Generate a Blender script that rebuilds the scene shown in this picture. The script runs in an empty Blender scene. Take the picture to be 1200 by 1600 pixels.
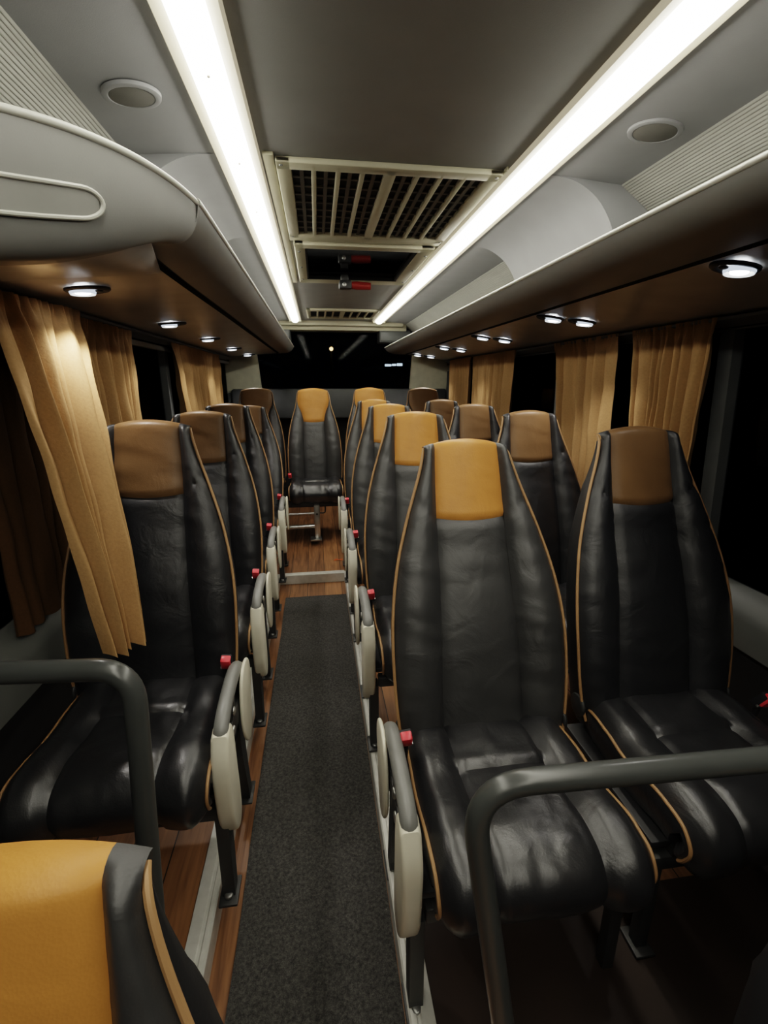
import bpy, bmesh, math, random
from math import sin, cos, pi, radians, sqrt, exp
from mathutils import Vector, Matrix, noise

random.seed(7)
C = bpy.context.scene.collection
S = 1.15            # everything is laid out in a 1.25 m eye-height frame and brought to real size at the end

# ------------------------------------------------------------------ materials
def new_mat(name):
    m = bpy.data.materials.new(name); m.use_nodes = True
    nt = m.node_tree
    return m, nt, nt.nodes['Principled BSDF']

def N(nt, typ, **kw):
    n = nt.nodes.new(typ)
    for k, v in kw.items():
        if k in n.inputs: n.inputs[k].default_value = v
        else: setattr(n, k, v)
    return n

def coords(nt, scale=(1, 1, 1)):
    tc = nt.nodes.new('ShaderNodeTexCoord'); mp = nt.nodes.new('ShaderNodeMapping')
    mp.inputs['Scale'].default_value = scale
    nt.links.new(tc.outputs['Object'], mp.inputs['Vector'])
    return mp.outputs['Vector']

def simple(name, col, rough=.5, metal=0., spec=.5, var=.12, vscale=9., bump=0., bscale=200., coat=0.):
    m, nt, b = new_mat(name)
    b.inputs['Roughness'].default_value = rough; b.inputs['Metallic'].default_value = metal
    b.inputs['Specular IOR Level'].default_value = spec
    if coat: b.inputs['Coat Weight'].default_value = coat; b.inputs['Coat Roughness'].default_value = .25
    v = coords(nt)
    n = N(nt, 'ShaderNodeTexNoise', Scale=vscale, Detail=4.0); nt.links.new(v, n.inputs['Vector'])
    r = nt.nodes.new('ShaderNodeValToRGB')
    r.color_ramp.elements[0].position = .3; r.color_ramp.elements[1].position = .7
    r.color_ramp.elements[0].color = (*[c * (1 - var) for c in col], 1)
    r.color_ramp.elements[1].color = (*[min(1, c * (1 + var)) for c in col], 1)
    nt.links.new(n.outputs['Fac'], r.inputs['Fac']); nt.links.new(r.outputs['Color'], b.inputs['Base Color'])
    if bump:
        n2 = N(nt, 'ShaderNodeTexNoise', Scale=bscale, Detail=3.0); nt.links.new(v, n2.inputs['Vector'])
        bp = N(nt, 'ShaderNodeBump', Strength=bump, Distance=.002)
        nt.links.new(n2.outputs['Fac'], bp.inputs['Height']); nt.links.new(bp.outputs['Normal'], b.inputs['Normal'])
    return m

def leather(name, col, rough, var=.15, wrinkle=.3, grain=.12):
    m, nt, b = new_mat(name)
    b.inputs['Specular IOR Level'].default_value = .85 if col[0] < .1 else .35
    v = coords(nt)
    n = N(nt, 'ShaderNodeTexNoise', Scale=7.0, Detail=5.0, Roughness=.6); nt.links.new(v, n.inputs['Vector'])
    r = nt.nodes.new('ShaderNodeValToRGB')
    r.color_ramp.elements[0].position = .3; r.color_ramp.elements[1].position = .72
    r.color_ramp.elements[0].color = (*[c * (1 - var) for c in col], 1)
    r.color_ramp.elements[1].color = (*[c * (1 + var) for c in col], 1)
    nt.links.new(n.outputs['Fac'], r.inputs['Fac']); nt.links.new(r.outputs['Color'], b.inputs['Base Color'])
    rr = N(nt, 'ShaderNodeMapRange'); rr.inputs['To Min'].default_value = rough - .08; rr.inputs['To Max'].default_value = rough + .1
    nt.links.new(n.outputs['Fac'], rr.inputs['Value']); nt.links.new(rr.outputs['Result'], b.inputs['Roughness'])
    vo = N(nt, 'ShaderNodeTexVoronoi', Scale=330.0); nt.links.new(v, vo.inputs['Vector'])
    b1 = N(nt, 'ShaderNodeBump', Strength=grain, Distance=.0012); nt.links.new(vo.outputs['Distance'], b1.inputs['Height'])
    w = N(nt, 'ShaderNodeTexNoise', Scale=11.0, Detail=3.0, Distortion=1.2); nt.links.new(v, w.inputs['Vector'])
    b2 = N(nt, 'ShaderNodeBump', Strength=wrinkle, Distance=.012); nt.links.new(w.outputs['Fac'], b2.inputs['Height'])
    nt.links.new(b1.outputs['Normal'], b2.inputs['Normal']); nt.links.new(b2.outputs['Normal'], b.inputs['Normal'])
    return m

def wood_mat(name, c0, c1):
    m, nt, b = new_mat(name)
    v = coords(nt, (1, 1, 1))
    sx = nt.nodes.new('ShaderNodeSeparateXYZ'); nt.links.new(v, sx.inputs[0])
    mul = N(nt, 'ShaderNodeMath', operation='MULTIPLY'); nt.links.new(sx.outputs['X'], mul.inputs[0]); mul.inputs[1].default_value = 8.2
    fr = N(nt, 'ShaderNodeMath', operation='FRACT'); nt.links.new(mul.outputs[0], fr.inputs[0])
    fl = N(nt, 'ShaderNodeMath', operation='FLOOR'); nt.links.new(mul.outputs[0], fl.inputs[0])
    wn = nt.nodes.new('ShaderNodeTexWhiteNoise'); wn.noise_dimensions = '1D'; nt.links.new(fl.outputs[0], wn.inputs['W'])
    v2 = coords(nt, (30, 2.2, 30))
    n = N(nt, 'ShaderNodeTexNoise', Scale=1.6, Detail=6.0, Distortion=.6); nt.links.new(v2, n.inputs['Vector'])
    mix = N(nt, 'ShaderNodeMath', operation='MULTIPLY_ADD'); nt.links.new(wn.outputs['Value'], mix.inputs[0]); mix.inputs[1].default_value = .45
    nt.links.new(n.outputs['Fac'], mix.inputs[2])
    r = nt.nodes.new('ShaderNodeValToRGB'); r.color_ramp.elements[0].position = .35; r.color_ramp.elements[1].position = 1.0
    r.color_ramp.elements[0].color = (*c0, 1); r.color_ramp.elements[1].color = (*c1, 1)
    nt.links.new(mix.outputs[0], r.inputs['Fac'])
    gap = N(nt, 'ShaderNodeMath', operation='LESS_THAN'); nt.links.new(fr.outputs[0], gap.inputs[0]); gap.inputs[1].default_value = .03
    mx = nt.nodes.new('ShaderNodeMixRGB'); nt.links.new(gap.outputs[0], mx.inputs['Fac']); nt.links.new(r.outputs['Color'], mx.inputs['Color1'])
    mx.inputs['Color2'].default_value = (.012, .006, .003, 1)
    nt.links.new(mx.outputs['Color'], b.inputs['Base Color']); b.inputs['Roughness'].default_value = .42
    return m

def carpet_mat():
    m, nt, b = new_mat('runner_carpet')
    v = coords(nt)
    n = N(nt, 'ShaderNodeTexNoise', Scale=420.0, Detail=2.0); nt.links.new(v, n.inputs['Vector'])
    n2 = N(nt, 'ShaderNodeTexNoise', Scale=120.0, Detail=3.0); nt.links.new(v, n2.inputs['Vector'])
    mu = N(nt, 'ShaderNodeMath', operation='MULTIPLY'); nt.links.new(n.outputs['Fac'], mu.inputs[0]); nt.links.new(n2.outputs['Fac'], mu.inputs[1])
    r = nt.nodes.new('ShaderNodeValToRGB'); r.color_ramp.elements[0].position = .12; r.color_ramp.elements[1].position = .42
    r.color_ramp.elements[0].color = (.014, .0135, .0125, 1); r.color_ramp.elements[1].color = (.085, .081, .075, 1)
    nt.links.new(mu.outputs[0], r.inputs['Fac'])
    vo = N(nt, 'ShaderNodeTexVoronoi', Scale=28.0); nt.links.new(v, vo.inputs['Vector'])
    lt = N(nt, 'ShaderNodeMath', operation='LESS_THAN'); nt.links.new(vo.outputs['Distance'], lt.inputs[0]); lt.inputs[1].default_value = .035
    vc = nt.nodes.new('ShaderNodeSeparateColor'); nt.links.new(vo.outputs['Color'], vc.inputs[0])
    g = N(nt, 'ShaderNodeMath', operation='GREATER_THAN'); nt.links.new(vc.outputs[0], g.inputs[0]); g.inputs[1].default_value = .82
    mm = N(nt, 'ShaderNodeMath', operation='MULTIPLY'); nt.links.new(lt.outputs[0], mm.inputs[0]); nt.links.new(g.outputs[0], mm.inputs[1])
    mx = nt.nodes.new('ShaderNodeMixRGB'); nt.links.new(mm.outputs[0], mx.inputs['Fac']); nt.links.new(r.outputs['Color'], mx.inputs['Color1'])
    mx.inputs['Color2'].default_value = (.22, .21, .19, 1)
    nt.links.new(mx.outputs['Color'], b.inputs['Base Color']); b.inputs['Roughness'].default_value = .85
    bp = N(nt, 'ShaderNodeBump', Strength=.6, Distance=.003); nt.links.new(n.outputs['Fac'], bp.inputs['Height']); nt.links.new(bp.outputs['Normal'], b.inputs['Normal'])
    return m

def fabric(name, col):
    m, nt, b = new_mat(name)
    v = coords(nt)
    n = N(nt, 'ShaderNodeTexNoise', Scale=130.0, Detail=3.0); nt.links.new(v, n.inputs['Vector'])
    n2 = N(nt, 'ShaderNodeTexNoise', Scale=6.0, Detail=4.0); nt.links.new(v, n2.inputs['Vector'])
    av = N(nt, 'ShaderNodeMath', operation='ADD'); nt.links.new(n.outputs['Fac'], av.inputs[0]); nt.links.new(n2.outputs['Fac'], av.inputs[1])
    r = nt.nodes.new('ShaderNodeValToRGB'); r.color_ramp.elements[0].position = .7; r.color_ramp.elements[1].position = 1.3
    r.color_ramp.elements[0].position = .35; r.color_ramp.elements[1].position = .65
    hf = N(nt, 'ShaderNodeMath', operation='MULTIPLY'); nt.links.new(av.outputs[0], hf.inputs[0]); hf.inputs[1].default_value = .5
    r.color_ramp.elements[0].color = (*[c * .9 for c in col], 1); r.color_ramp.elements[1].color = (*[c * 1.1 for c in col], 1)
    nt.links.new(hf.outputs[0], r.inputs['Fac']); nt.links.new(r.outputs['Color'], b.inputs['Base Color'])
    b.inputs['Roughness'].default_value = .85; b.inputs['Specular IOR Level'].default_value = .15
    bp = N(nt, 'ShaderNodeBump', Strength=.35, Distance=.002); nt.links.new(n.outputs['Fac'], bp.inputs['Height']); nt.links.new(bp.outputs['Normal'], b.inputs['Normal'])
    return m

def glow(name, col, s):
    m, nt, b = new_mat(name)
    b.inputs['Base Color'].default_value = (.35, .32, .24, 1)
    b.inputs['Emission Color'].default_value = (*col, 1); b.inputs['Emission Strength'].default_value = s
    return m

def glass_mat(name, tint=.02, rough=.03):
    m, nt, b = new_mat(name)
    nt.nodes.remove(b)
    out = nt.nodes['Material Output']
    fr = N(nt, 'ShaderNodeFresnel', IOR=1.45)
    tr = N(nt, 'ShaderNodeBsdfTransparent', Color=(.55, .58, .6, 1)); gl = N(nt, 'ShaderNodeBsdfGlossy', Roughness=rough, Color=(tint * 40, tint * 40, tint * 40, 1))
    mx = nt.nodes.new('ShaderNodeMixShader')
    nt.links.new(fr.outputs[0], mx.inputs['Fac']); nt.links.new(tr.outputs[0], mx.inputs[1]); nt.links.new(gl.outputs[0], mx.inputs[2])
    nt.links.new(mx.outputs[0], out.inputs['Surface'])
    return m

M = dict(
    black=leather('black_leather', (.036, .036, .037), .48),
    seatblack=leather('black_leather_cushion', (.018, .018, .020), .33, wrinkle=.22),
    black_dim=leather('black_leather_shaded', (.0085, .009, .0115), .47),  # same black leather, darkened in colour for seats shaded by the racks
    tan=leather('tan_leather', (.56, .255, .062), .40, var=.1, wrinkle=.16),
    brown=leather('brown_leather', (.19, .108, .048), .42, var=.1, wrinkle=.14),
    piping=simple('tan_piping', (.37, .215, .10), .5),
    shell=simple('seat_shell', (.016, .016, .018), .5, bump=.1),
    arm_dark=simple('armrest_pad', (.20, .20, .19), .35, bump=.08),
    arm_pale=simple('armrest_cover', (.78, .74, .60), .38, var=.06),
    metal_dark=simple('dark_steel', (.045, .045, .045), .45, metal=.3),
    steel=simple('bright_steel', (.55, .55, .53), .3, metal=.9),
    alu=simple('aluminium_edge', (.62, .61, .56), .42, metal=.2, var=.08, vscale=30),
    red=simple('red_button', (.85, .06, .08), .3),
    belt=simple('belt_black', (.01, .01, .012), .6),
    ceil=simple('ceiling_vinyl', (.285, .285, .275), .62, var=.04, bump=.12, bscale=500),
    ceil2=simple('ceiling_side_vinyl', (.32, .325, .335), .6, var=.04, bump=.12, bscale=500),
    rib=simple('ribbed_fabric', (.36, .36, .325), .8, var=.05),
    rack=simple('rack_plastic', (.24, .24, .23), .5, var=.05, bump=.06, bscale=400),
    bead=simple('rack_edge', (.62, .62, .56), .35, var=.04),
    under=simple('rack_underside', (.46, .45, .44), .34, var=.1, bump=.05, bscale=300),
    groove=simple('groove_black', (.004, .004, .004), .7),
    cream=simple('cream_plastic', (.52, .49, .36), .5, var=.05),
    void=simple('vent_void', (.006, .006, .006), .8),
    grid=simple('vent_grid', (.13, .12, .10), .6),
    speaker=simple('speaker_mesh', (.165, .16, .145), .8, bump=.5, bscale=900),
    wall=simple('wall_dark', (.012, .012, .013), .7),
    sill=simple('sill_plastic', (.16, .165, .155), .5, var=.06),
    pillar=simple('pillar_grey', (.10, .105, .105), .55),
    pillar_pale=simple('pillar_pale', (.60, .58, .44), .55),
    parcel=simple('parcel_shelf', (.06, .063, .065), .7),
    curtain=fabric('curtain_cloth', (.42, .255, .115)),
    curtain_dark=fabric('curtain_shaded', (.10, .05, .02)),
    rail=simple('handrail_paint', (.062, .066, .064), .28, var=.06, coat=.3),
    wood=wood_mat('wood_floor', (.13, .058, .025), (.46, .225, .10)),
    carpet=carpet_mat(),
    glass=glass_mat('night_glass', .0014),
    glass_hatch=glass_mat('hatch_glass', .02),
    strip=glow('strip_core', (1.0, .965, .84), 13.0),
    strip_edge=glow('strip_edge', (1.0, .88, .62), .22),
    lens=glow('reading_lens', (.92, .97, 1.0), 16.0),
    lens_dim=glow('reading_lens_rim', (.75, .85, 1.0), .8),
    outlamp=glow('street_lamp_glow', (1.0, .55, .2), 9.0),
    outwhite=glow('street_sign_glow', (.7, .85, 1.0), 3.0),
    orange=simple('orange_paper', (.75, .16, .03), .6),
    hammer_red=simple('hammer_red', (.26, .02, .015), .4),
    bolt=simple('bolt_steel', (.30, .30, .29), .35, metal=.8),
    entry=simple('podium_shaded', (.03, .017, .011), .5),  # podium floor with the shade around the front seats put into its colour
    night=simple('night_asphalt', (.01, .01, .011), .9),
)

# ------------------------------------------------------------------ mesh helpers
def obj(name, vf, mat, parent=None, smooth=True, loc=None):
    verts, faces = vf
    me = bpy.data.meshes.new(name)
    me.from_pydata([tuple(v) for v in verts], [], faces)
    bm = bmesh.new(); bm.from_mesh(me)
    bmesh.ops.recalc_face_normals(bm, faces=bm.faces); bm.to_mesh(me); bm.free()
    if smooth:
        me.polygons.foreach_set('use_smooth', [True] * len(me.polygons))
        try: me.set_sharp_from_angle(angle=radians(42))
        except Exception: pass
    me.materials.append(mat)
    o = bpy.data.objects.new(name, me); C.objects.link(o)
    if parent: o.parent = parent
    if loc: o.location = loc
    return o

def join(*parts):
    V, F = [], []
    for v, f in parts:
        k = len(V); V += list(v); F += [tuple(i + k for i in q) for q in f]
    return V, F

def loft(rings, closed=False, caps=False):
    n = len(rings[0]); V = [p for r in rings for p in r]; F = []
    for i in range(len(rings) - 1):
        for j in range(n if closed else n - 1):
            a = i * n + j; b = i * n + (j + 1) % n
            F.append((a, b, b + n, a + n))
    if caps:
        F.append(tuple(range(n))); F.append(tuple(range((len(rings) - 1) * n, len(rings) * n)))
    return V, F

def smooth_path(pts, sub=6):
    P = [Vector(p) for p in pts]
    if len(P) < 3: return P
    out = []
    for i in range(len(P) - 1):
        p0 = P[max(i - 1, 0)]; p1 = P[i]; p2 = P[i + 1]; p3 = P[min(i + 2, len(P) - 1)]
        for k in range(sub):
            t = k / sub
            out.append(.5 * ((2 * p1) + (p2 - p0) * t + (2 * p0 - 5 * p1 + 4 * p2 - p3) * t * t + (3 * p1 - p0 - 3 * p2 + p3) * t ** 3))
    out.append(P[-1]); return out

def tube(path, r, seg=10, caps=True):
    P = [Vector(p) for p in path]; rings = []; up = None
    for i, p in enumerate(P):
        d = (P[min(i + 1, len(P) - 1)] - P[max(i - 1, 0)]).normalized()
        if up is None: up = Vector((0, 0, 1)) if abs(d.z) < .9 else Vector((1, 0, 0))
        x = d.cross(up)
        if x.length < 1e-5: x = d.orthogonal()
        x.normalize(); up = x.cross(d).normalized()
        rr = r(i / (len(P) - 1)) if callable(r) else r
        rings.append([p + rr * (cos(2 * pi * k / seg) * x + sin(2 * pi * k / seg) * up) for k in range(seg)])
    return loft(rings, True, caps)

def rbox(x0, x1, y0, y1, z0, z1, b=.004, seg=2):
    bm = bmesh.new(); bmesh.ops.create_cube(bm, size=1)
    for v in bm.verts: v.co = Vector(((x0 + x1) / 2 + v.co.x * (x1 - x0), (y0 + y1) / 2 + v.co.y * (y1 - y0), (z0 + z1) / 2 + v.co.z * (z1 - z0)))
    b = min(b, .45 * min(x1 - x0, y1 - y0, z1 - z0))
    if b > 0: bmesh.ops.bevel(bm, geom=list(bm.edges), offset=b, segments=seg, affect='EDGES', profile=.5)
    bm.verts.index_update(); r = ([v.co.copy() for v in bm.verts], [tuple(v.index for v in f.verts) for f in bm.faces]); bm.free(); return r

def prism(prof, a0, a1, axis='y', b=0.0):
    """profile of 2-D points swept along an axis: y -> (x,z), x -> (y,z), z -> (x,y)"""
    def mk(p, a):
        if axis == 'y': return Vector((p[0], a, p[1]))
        if axis == 'x': return Vector((a, p[0], p[1]))
        return Vector((p[0], p[1], a))
    if b:
        cx = sum(p[0] for p in prof) / len(prof); cy = sum(p[1] for p in prof) / len(prof)
        def shrink(q):
            out = []
            for p in prof:
                d = Vector((cx - p[0], cy - p[1])); L = d.length
                out.append((p[0] + d.x / L * q, p[1] + d.y / L * q))
            return out
        r = [[mk(p, a0) for p in shrink(b)], [mk(p, a0 + b * .35) for p in shrink(b * .3)], [mk(p, a0 + b) for p in prof],
             [mk(p, a1 - b) for p in prof], [mk(p, a1 - b * .35) for p in shrink(b * .3)], [mk(p, a1) for p in shrink(b)]]
        return loft(r, True, True)
    return loft([[mk(p, a0) for p in prof], [mk(p, a1) for p in prof]], True, True)

def disc(c, r, axis='z', h=.004, seg=24, ry=None):
    pr = [(r * cos(2 * pi * k / seg), (ry or r) * sin(2 * pi * k / seg)) for k in range(seg)]
    v, f = prism(pr, 0, h, axis, b=min(h * .45, r * .3)); return [p + Vector(c) for p in v], f

def xf(vf, m): return [m @ Vector(v) for v in vf[0]], vf[1]

def tab(T, x):
    if x <= T[0][0]: return T[0][1]
    for i in range(len(T) - 1):
        if x <= T[i + 1][0]:
            p1, p2 = T[i], T[i + 1]; p0 = T[i - 1] if i else p1; p3 = T[i + 2] if i + 2 < len(T) else p2
            t = (x - p1[0]) / (p2[0] - p1[0]); h = p2[0] - p1[0]
            m1 = (p2[1] - p0[1]) / max(p2[0] - p0[0], 1e-6) * h; m2 = (p3[1] - p1[1]) / max(p3[0] - p1[0], 1e-6) * h
            return (2 * t ** 3 - 3 * t * t + 1) * p1[1] + (t ** 3 - 2 * t * t + t) * m1 + (-2 * t ** 3 + 3 * t * t) * p2[1] + (t ** 3 - t * t) * m2
    return T[-1][1]

def empty(name, loc=(0, 0, 0), rz=0.):
    o = bpy.data.objects.new(name, None); C.objects.link(o); o.location = loc; o.rotation_euler = (0, 0, rz); o.empty_display_size = .1; return o

def tag(o, label=None, cat=None, group=None, kind=None):
    for k, v in (('label', label), ('category', cat), ('group', group), ('kind', kind)):
        if v: o[k] = v
    return o

def struct(name, vf, mat, smooth=True):
    return tag(obj(name, vf, mat, None, smooth), kind='structure')

def copy_tree(o, parent=None):
    c = o.copy(); C.objects.link(c); c.parent = parent
    for ch in list(o.children): copy_tree(ch, c)
    return c

# ------------------------------------------------------------------ layout constants (frame with eye at z = 1.25)
H = 1.25; F_PX = 725.0
XL, XR = -.75, 1.20          # side walls
Y0, Y1 = -1.6, 4.5
ZC = 1.75                    # ceiling
POD = .06                    # seat podium
RL, RR = -.285, .137         # podium edges along the aisle
STEP = 2.80                  # rear platform step

# ------------------------------------------------------------------ floor
struct('floor', rbox(RL - .02, RR + .02, .45, STEP + .05, -.06, 0, 0), M['wood'], False)
struct('floor.001', rbox(XL, RL, .56, Y1, -.06, POD - .002, 0), M['wood'], False)
struct('floor.006', rbox(RR, XR, .30, .76, -.06, POD - .002, 0), M['entry'], False)  # front of the right podium, shade painted in as a darker brown
struct('floor.002', rbox(RR, XR, .76, Y1, -.06, POD - .002, 0), M['wood'], False)
struct('floor.003', rbox(RL, RR, STEP, Y1, -.06, POD - .002, 0), M['wood'], False)
struct('floor.004', rbox(XL, .30, Y0, .45, -.26, -.165, 0), M['wood'], False)
struct('floor.005', rbox(.301, XR, Y0, .30, -.5, -.405, 0), M['wood'], False)
def edge_profile(side, x):
    # aluminium nosing: vertical face on the aisle side plus a flat top with two grooves
    d = -1 if side == 'R' else 1          # direction towards the aisle
    pr = [(0, -.005), (0, POD + .002), (.004, POD + .006), (.014, POD + .006), (.017, POD + .003), (.022, POD + .003), (.025, POD + .006), (.050, POD + .006), (.052, POD - .004), (.012, POD - .004), (.006, -.005)]
    return [(x + d * (.006 - p[0]), p[1]) for p in pr]
struct('trim_1', prism(edge_profile('L', RL), .56, STEP + .02, 'y'), M['alu'], False)
struct('trim_2', prism(edge_profile('R', RR), .30, STEP + .02, 'y'), M['alu'], False)
pr = [(STEP - .006, .003), (STEP - .006, POD + .001), (STEP - .002, POD + .006), (STEP + .03, POD + .006), (STEP + .032, POD - .003), (STEP + .004, POD - .003), (STEP + .002, .003)]
struct('trim_3', prism(pr, RL + .006, RR - .006, 'x'), M['alu'], False)

# black runner on the sunken aisle
cx0, cx1 = -.232, RR - .008
rv, rf = [], []
nx, ny = 8, 60
for j in range(ny + 1):
    y = .585 + (2.60 - .585) * j / ny
    for i in range(nx + 1):
        x = cx0 + (cx1 - cx0) * i / nx
        if i == 0: x += .004 * noise.noise(Vector((0, y * 3, 1)))
        rv.append(Vector((x, y, .005 + .0025 * noise.noise(Vector((x * 6, y * 4, 0))))))
for j in range(ny):
    for i in range(nx):
        a = j * (nx + 1) + i; rf.append((a, a + 1, a + nx + 2, a + nx + 1))
tag(obj('carpet_runner', (rv, rf), M['carpet']), 'black carpet runner lying along the sunken centre aisle', 'carpet')
sc_v = [Vector((-.03, 0, .001)), Vector((-.01, .012, .006)), Vector((.012, .004, .002)), Vector((.034, .010, .005)), Vector((.03, -.012, .001)), Vector((.005, -.010, .006)), Vector((-.022, -.014, .002))]
o = obj('paper_scrap', (sc_v, [(0, 1, 6), (1, 5, 6), (1, 2, 5), (2, 4, 5), (2, 3, 4)]), M['orange'], None, False, (.098, 3.03, POD))
tag(o, 'small orange paper scrap lying on the rear wooden floor', 'litter')

# ------------------------------------------------------------------ ceiling
struct('ceiling', rbox(-.108, .483, Y0, 4.40, ZC, ZC + .02, 0), M['ceil'], False)
for k, (xi, xo, xe) in enumerate(((-.205, -.40, XL), (.592, .79, XR))):
    zr = 1.735
    struct('ceiling.%03d' % (k + 1), loft([[Vector((xi, y, ZC)), Vector((xo, y, zr)), Vector((xo, y, zr + .02)), Vector((xi, y, ZC + .02))] for y in (Y0, 4.40)], True, True), M['ceil2'], False)
    # ribbed back of the luggage rack
    xb = -.70 if k == 0 else 1.15
    prof = []
    nr = 56
    for i in range(nr + 1):
        t = i / nr
        for q, dz in ((0, 0.), (.35, .0014), (.6, .0014), (.9, 0.)):
            tt = min(1, t + q / nr)
            prof.append((xo + (xb - xo) * tt, zr + (1.50 - zr) * tt - dz))
    prof += [(xb, 1.56), (xo, zr + .02)]
    tag(obj('trim_%d' % (4 + k), prism(prof, Y0, 4.38, 'y'), M['rib'], None, False), kind='structure')
    # outer roof behind the ribs
    struct('ceiling.%03d' % (k + 3), loft([[Vector((xo, y, zr + .021)), Vector((xe, y, 1.60)), Vector((xe, y, 1.40)), Vector((xe + (.02 if k else -.02), y, 1.40)), Vector((xe + (.02 if k else -.02), y, 1.62)), Vector((xo, y, zr + .05))] for y in (Y0, Y1)], True, True), M['rib'], False)

# cove ducts across the racks beside the air unit
def duct(name, sgn, x0, xrib, xback, label):
    arc = [(0, 1.748), (.07, 1.737), (.13, 1.705), (.17, 1.66), (.195, 1.61), (.21, 1.555)]
    pts = smooth_path([Vector((x0 + sgn * a, 0, z)) for a, z in arc], 5)
    prof = [(p.x, p.z) for p in pts] + [(xback, 1.53), (xrib, 1.740), (x0 + sgn * .02, 1.7490)]
    o = obj(name, prism(prof, 1.27, 1.90, 'y'), M['ceil2'], None, True)
    return tag(o, label, 'air duct', 'cove ducts above the racks')
duct('air_duct', 1, .594, .80, 1.05, 'pale coved air duct crossing the open rack on the window side of the paired seats')
duct('air_duct', -1, -.210, -.41, -.62, 'pale bluish coved air duct above the rack with the rounded end')

# ------------------------------------------------------------------ light strips
def light_strip(x0, x1, label):
    t = empty('light_strip', ((x0 + x1) / 2, 0, ZC)); w = (x1 - x0) / 2
    tag(t, label, 'light', 'ceiling light strips')
    ya, yb = -1.5, 4.16
    K = .56
    arc = [(-w * K * cos(pi * i / 12), -.006 - .024 * sin(pi * i / 12)) for i in range(13)]
    V, F = prism(arc + [(w * K, .0), (-w * K, .0)], ya, yb, 'y')
    obj('diffuser', (V, F), M['strip'], t)
    for s in (-1, 1):
        pr = [(s * w * .57, -.002), (s * w * .57, -.006), (s * w * .75, -.009), (s * w * .93, -.011), (s * w, -.004), (s * w, .004)]
        obj('edge_rail', prism(pr, ya, yb, 'y'), M['strip_edge'], t)
    obj('end_cap', rbox(-w, w, yb, yb + .02, -.02, .004, .004), M['cream'], t)
    if x0 < 0:
        for k in range(4): obj('clip_screw', disc((.1 * w, .62 + k * .31, -.032), .0025, 'z', .003, 10), M['strip_edge'], t)
    return t
light_strip(-.208, -.108, 'long glowing ceiling light strip above the single seats')
light_strip(.484, .592, 'long glowing ceiling light strip above the paired seats')

# ------------------------------------------------------------------ air unit grille, hatch, small vent
def grille(name, x0, x1, y0, y1, groups, n, label, deep=.03, bars=True, marg=(.035, .04), mid=.03):
    t = empty(name, ((x0 + x1) / 2, (y0 + y1) / 2, ZC)); tag(t, label, 'vent')
    w, h = (x1 - x0) / 2, (y1 - y0) / 2
    z1, z0 = .0, -.014
    parts = [rbox(-w, w, -h, -h + marg[1], z0, z1, .004), rbox(-w, w, h - marg[1], h, z0, z1, .004),
             rbox(-w, -w + marg[0], -h, h, z0, z1, .004), rbox(w - marg[0], w, -h, h, z0, z1, .004)]
    inner = 2 * (w - marg[0]); gw = (inner - mid * (groups - 1)) / groups; rib = .0125
    slots = []
    for g in range(groups):
        gx = -w + marg[0] + g * (gw + mid)
        if g: parts.append(rbox(gx - mid, gx, -h + .01, h - .01, z0, z1, .004))
        sw = (gw - rib * (n - 1)) / n
        for i in range(n):
            a = gx + i * (sw + rib); slots.append((a, a + sw))
            if i: parts.append(rbox(a - rib, a, -h + .01, h - .01, z0, z1, .003))
    obj('frame', join(*parts), M['cream'], t)
    obj('cavity', rbox(-w + .01, w - .01, -h + .01, h - .01, -.0025, -.001, 0), M['void'], t)
    if bars:
        gp = []
        for a, b in slots:
            gp.append(rbox((a + b) / 2 - .005, (a + b) / 2 + .005, -h + .02, h - .02, -.008, -.004, 0))
            ncr = 9
            for k in range(1, ncr):
                yy = -h + marg[1] + (2 * h - 2 * marg[1]) * k / ncr
                gp.append(rbox(a, b, yy - .004, yy + .004, -.0075, -.0045, 0))
        obj('grid', join(*gp), M['grid'], t, False)
    for sx in (-1, 1):
        for sy in (-1, 1):
            obj('screw', disc((sx * (w - .012), sy * (h - .014), z0 - .002), .0045, 'z', .003, 12), M['bolt'], t)
    return t
# recessed mounting panel around the air unit
struct('trim_6', join(rbox(-.103, -.078, 1.245, 2.65, ZC - .008, ZC, .002), rbox(.472, .478, 1.245, 2.65, ZC - .008, ZC, .002), rbox(-.078, .472, 1.845, 1.905, ZC - .008, ZC, .002)), M['cream'])
grille('air_grille', -.076, .471, 1.262, 1.848, 2, 4, 'cream ceiling air grille with eight long dark slots')
grille('rear_vent', -.055, .468, 3.55, 4.0, 2, 4, 'narrow ceiling vent with eight short slots near rear window', bars=False, marg=(.03, .06), mid=.035)
t = empty('roof_hatch', (.197, 2.24, ZC)); tag(t, 'roof hatch with dark glass pane in a cream frame', 'hatch')
w, h = .262, .338
obj('frame', join(rbox(-w, w, -h, -h + .05, -.022, 0, .006), rbox(-w, w, h - .085, h, -.022, 0, .006), rbox(-w, -w + .04, -h, h, -.022, 0, .006), rbox(w - .055, w, -h, h, -.022, 0, .006)), M['cream'], t)
obj('pane', rbox(-w + .03, w - .045, -h + .04, h - .07, -.004, -.002, 0), simple('hatch_dark_glass', (.004, .004, .005), .05, spec=.6), t, False)
obj('gasket', join(rbox(-w + .036, w - .05, -h + .046, -h + .056, -.018, -.004, .002), rbox(-w + .036, w - .05, h - .095, h - .081, -.020, -.004, .002), rbox(-w + .036, -w + .046, -h + .05, h - .08, -.018, -.004, .002), rbox(w - .063, w - .052, -h + .05, h - .08, -.018, -.004, .002)), M['groove'], t)
for sx in (-1, 1):
    for yy in (-.25, 0, .25): obj('screw', disc((sx * (w - .018), yy, -.025), .006, 'z', .003, 12), M['bolt'], t)
hm = empty('emergency_hammer', (.175, 2.40, ZC - .06)); tag(hm, 'red handled emergency lever hanging under the roof hatch', 'hammer')
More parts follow.
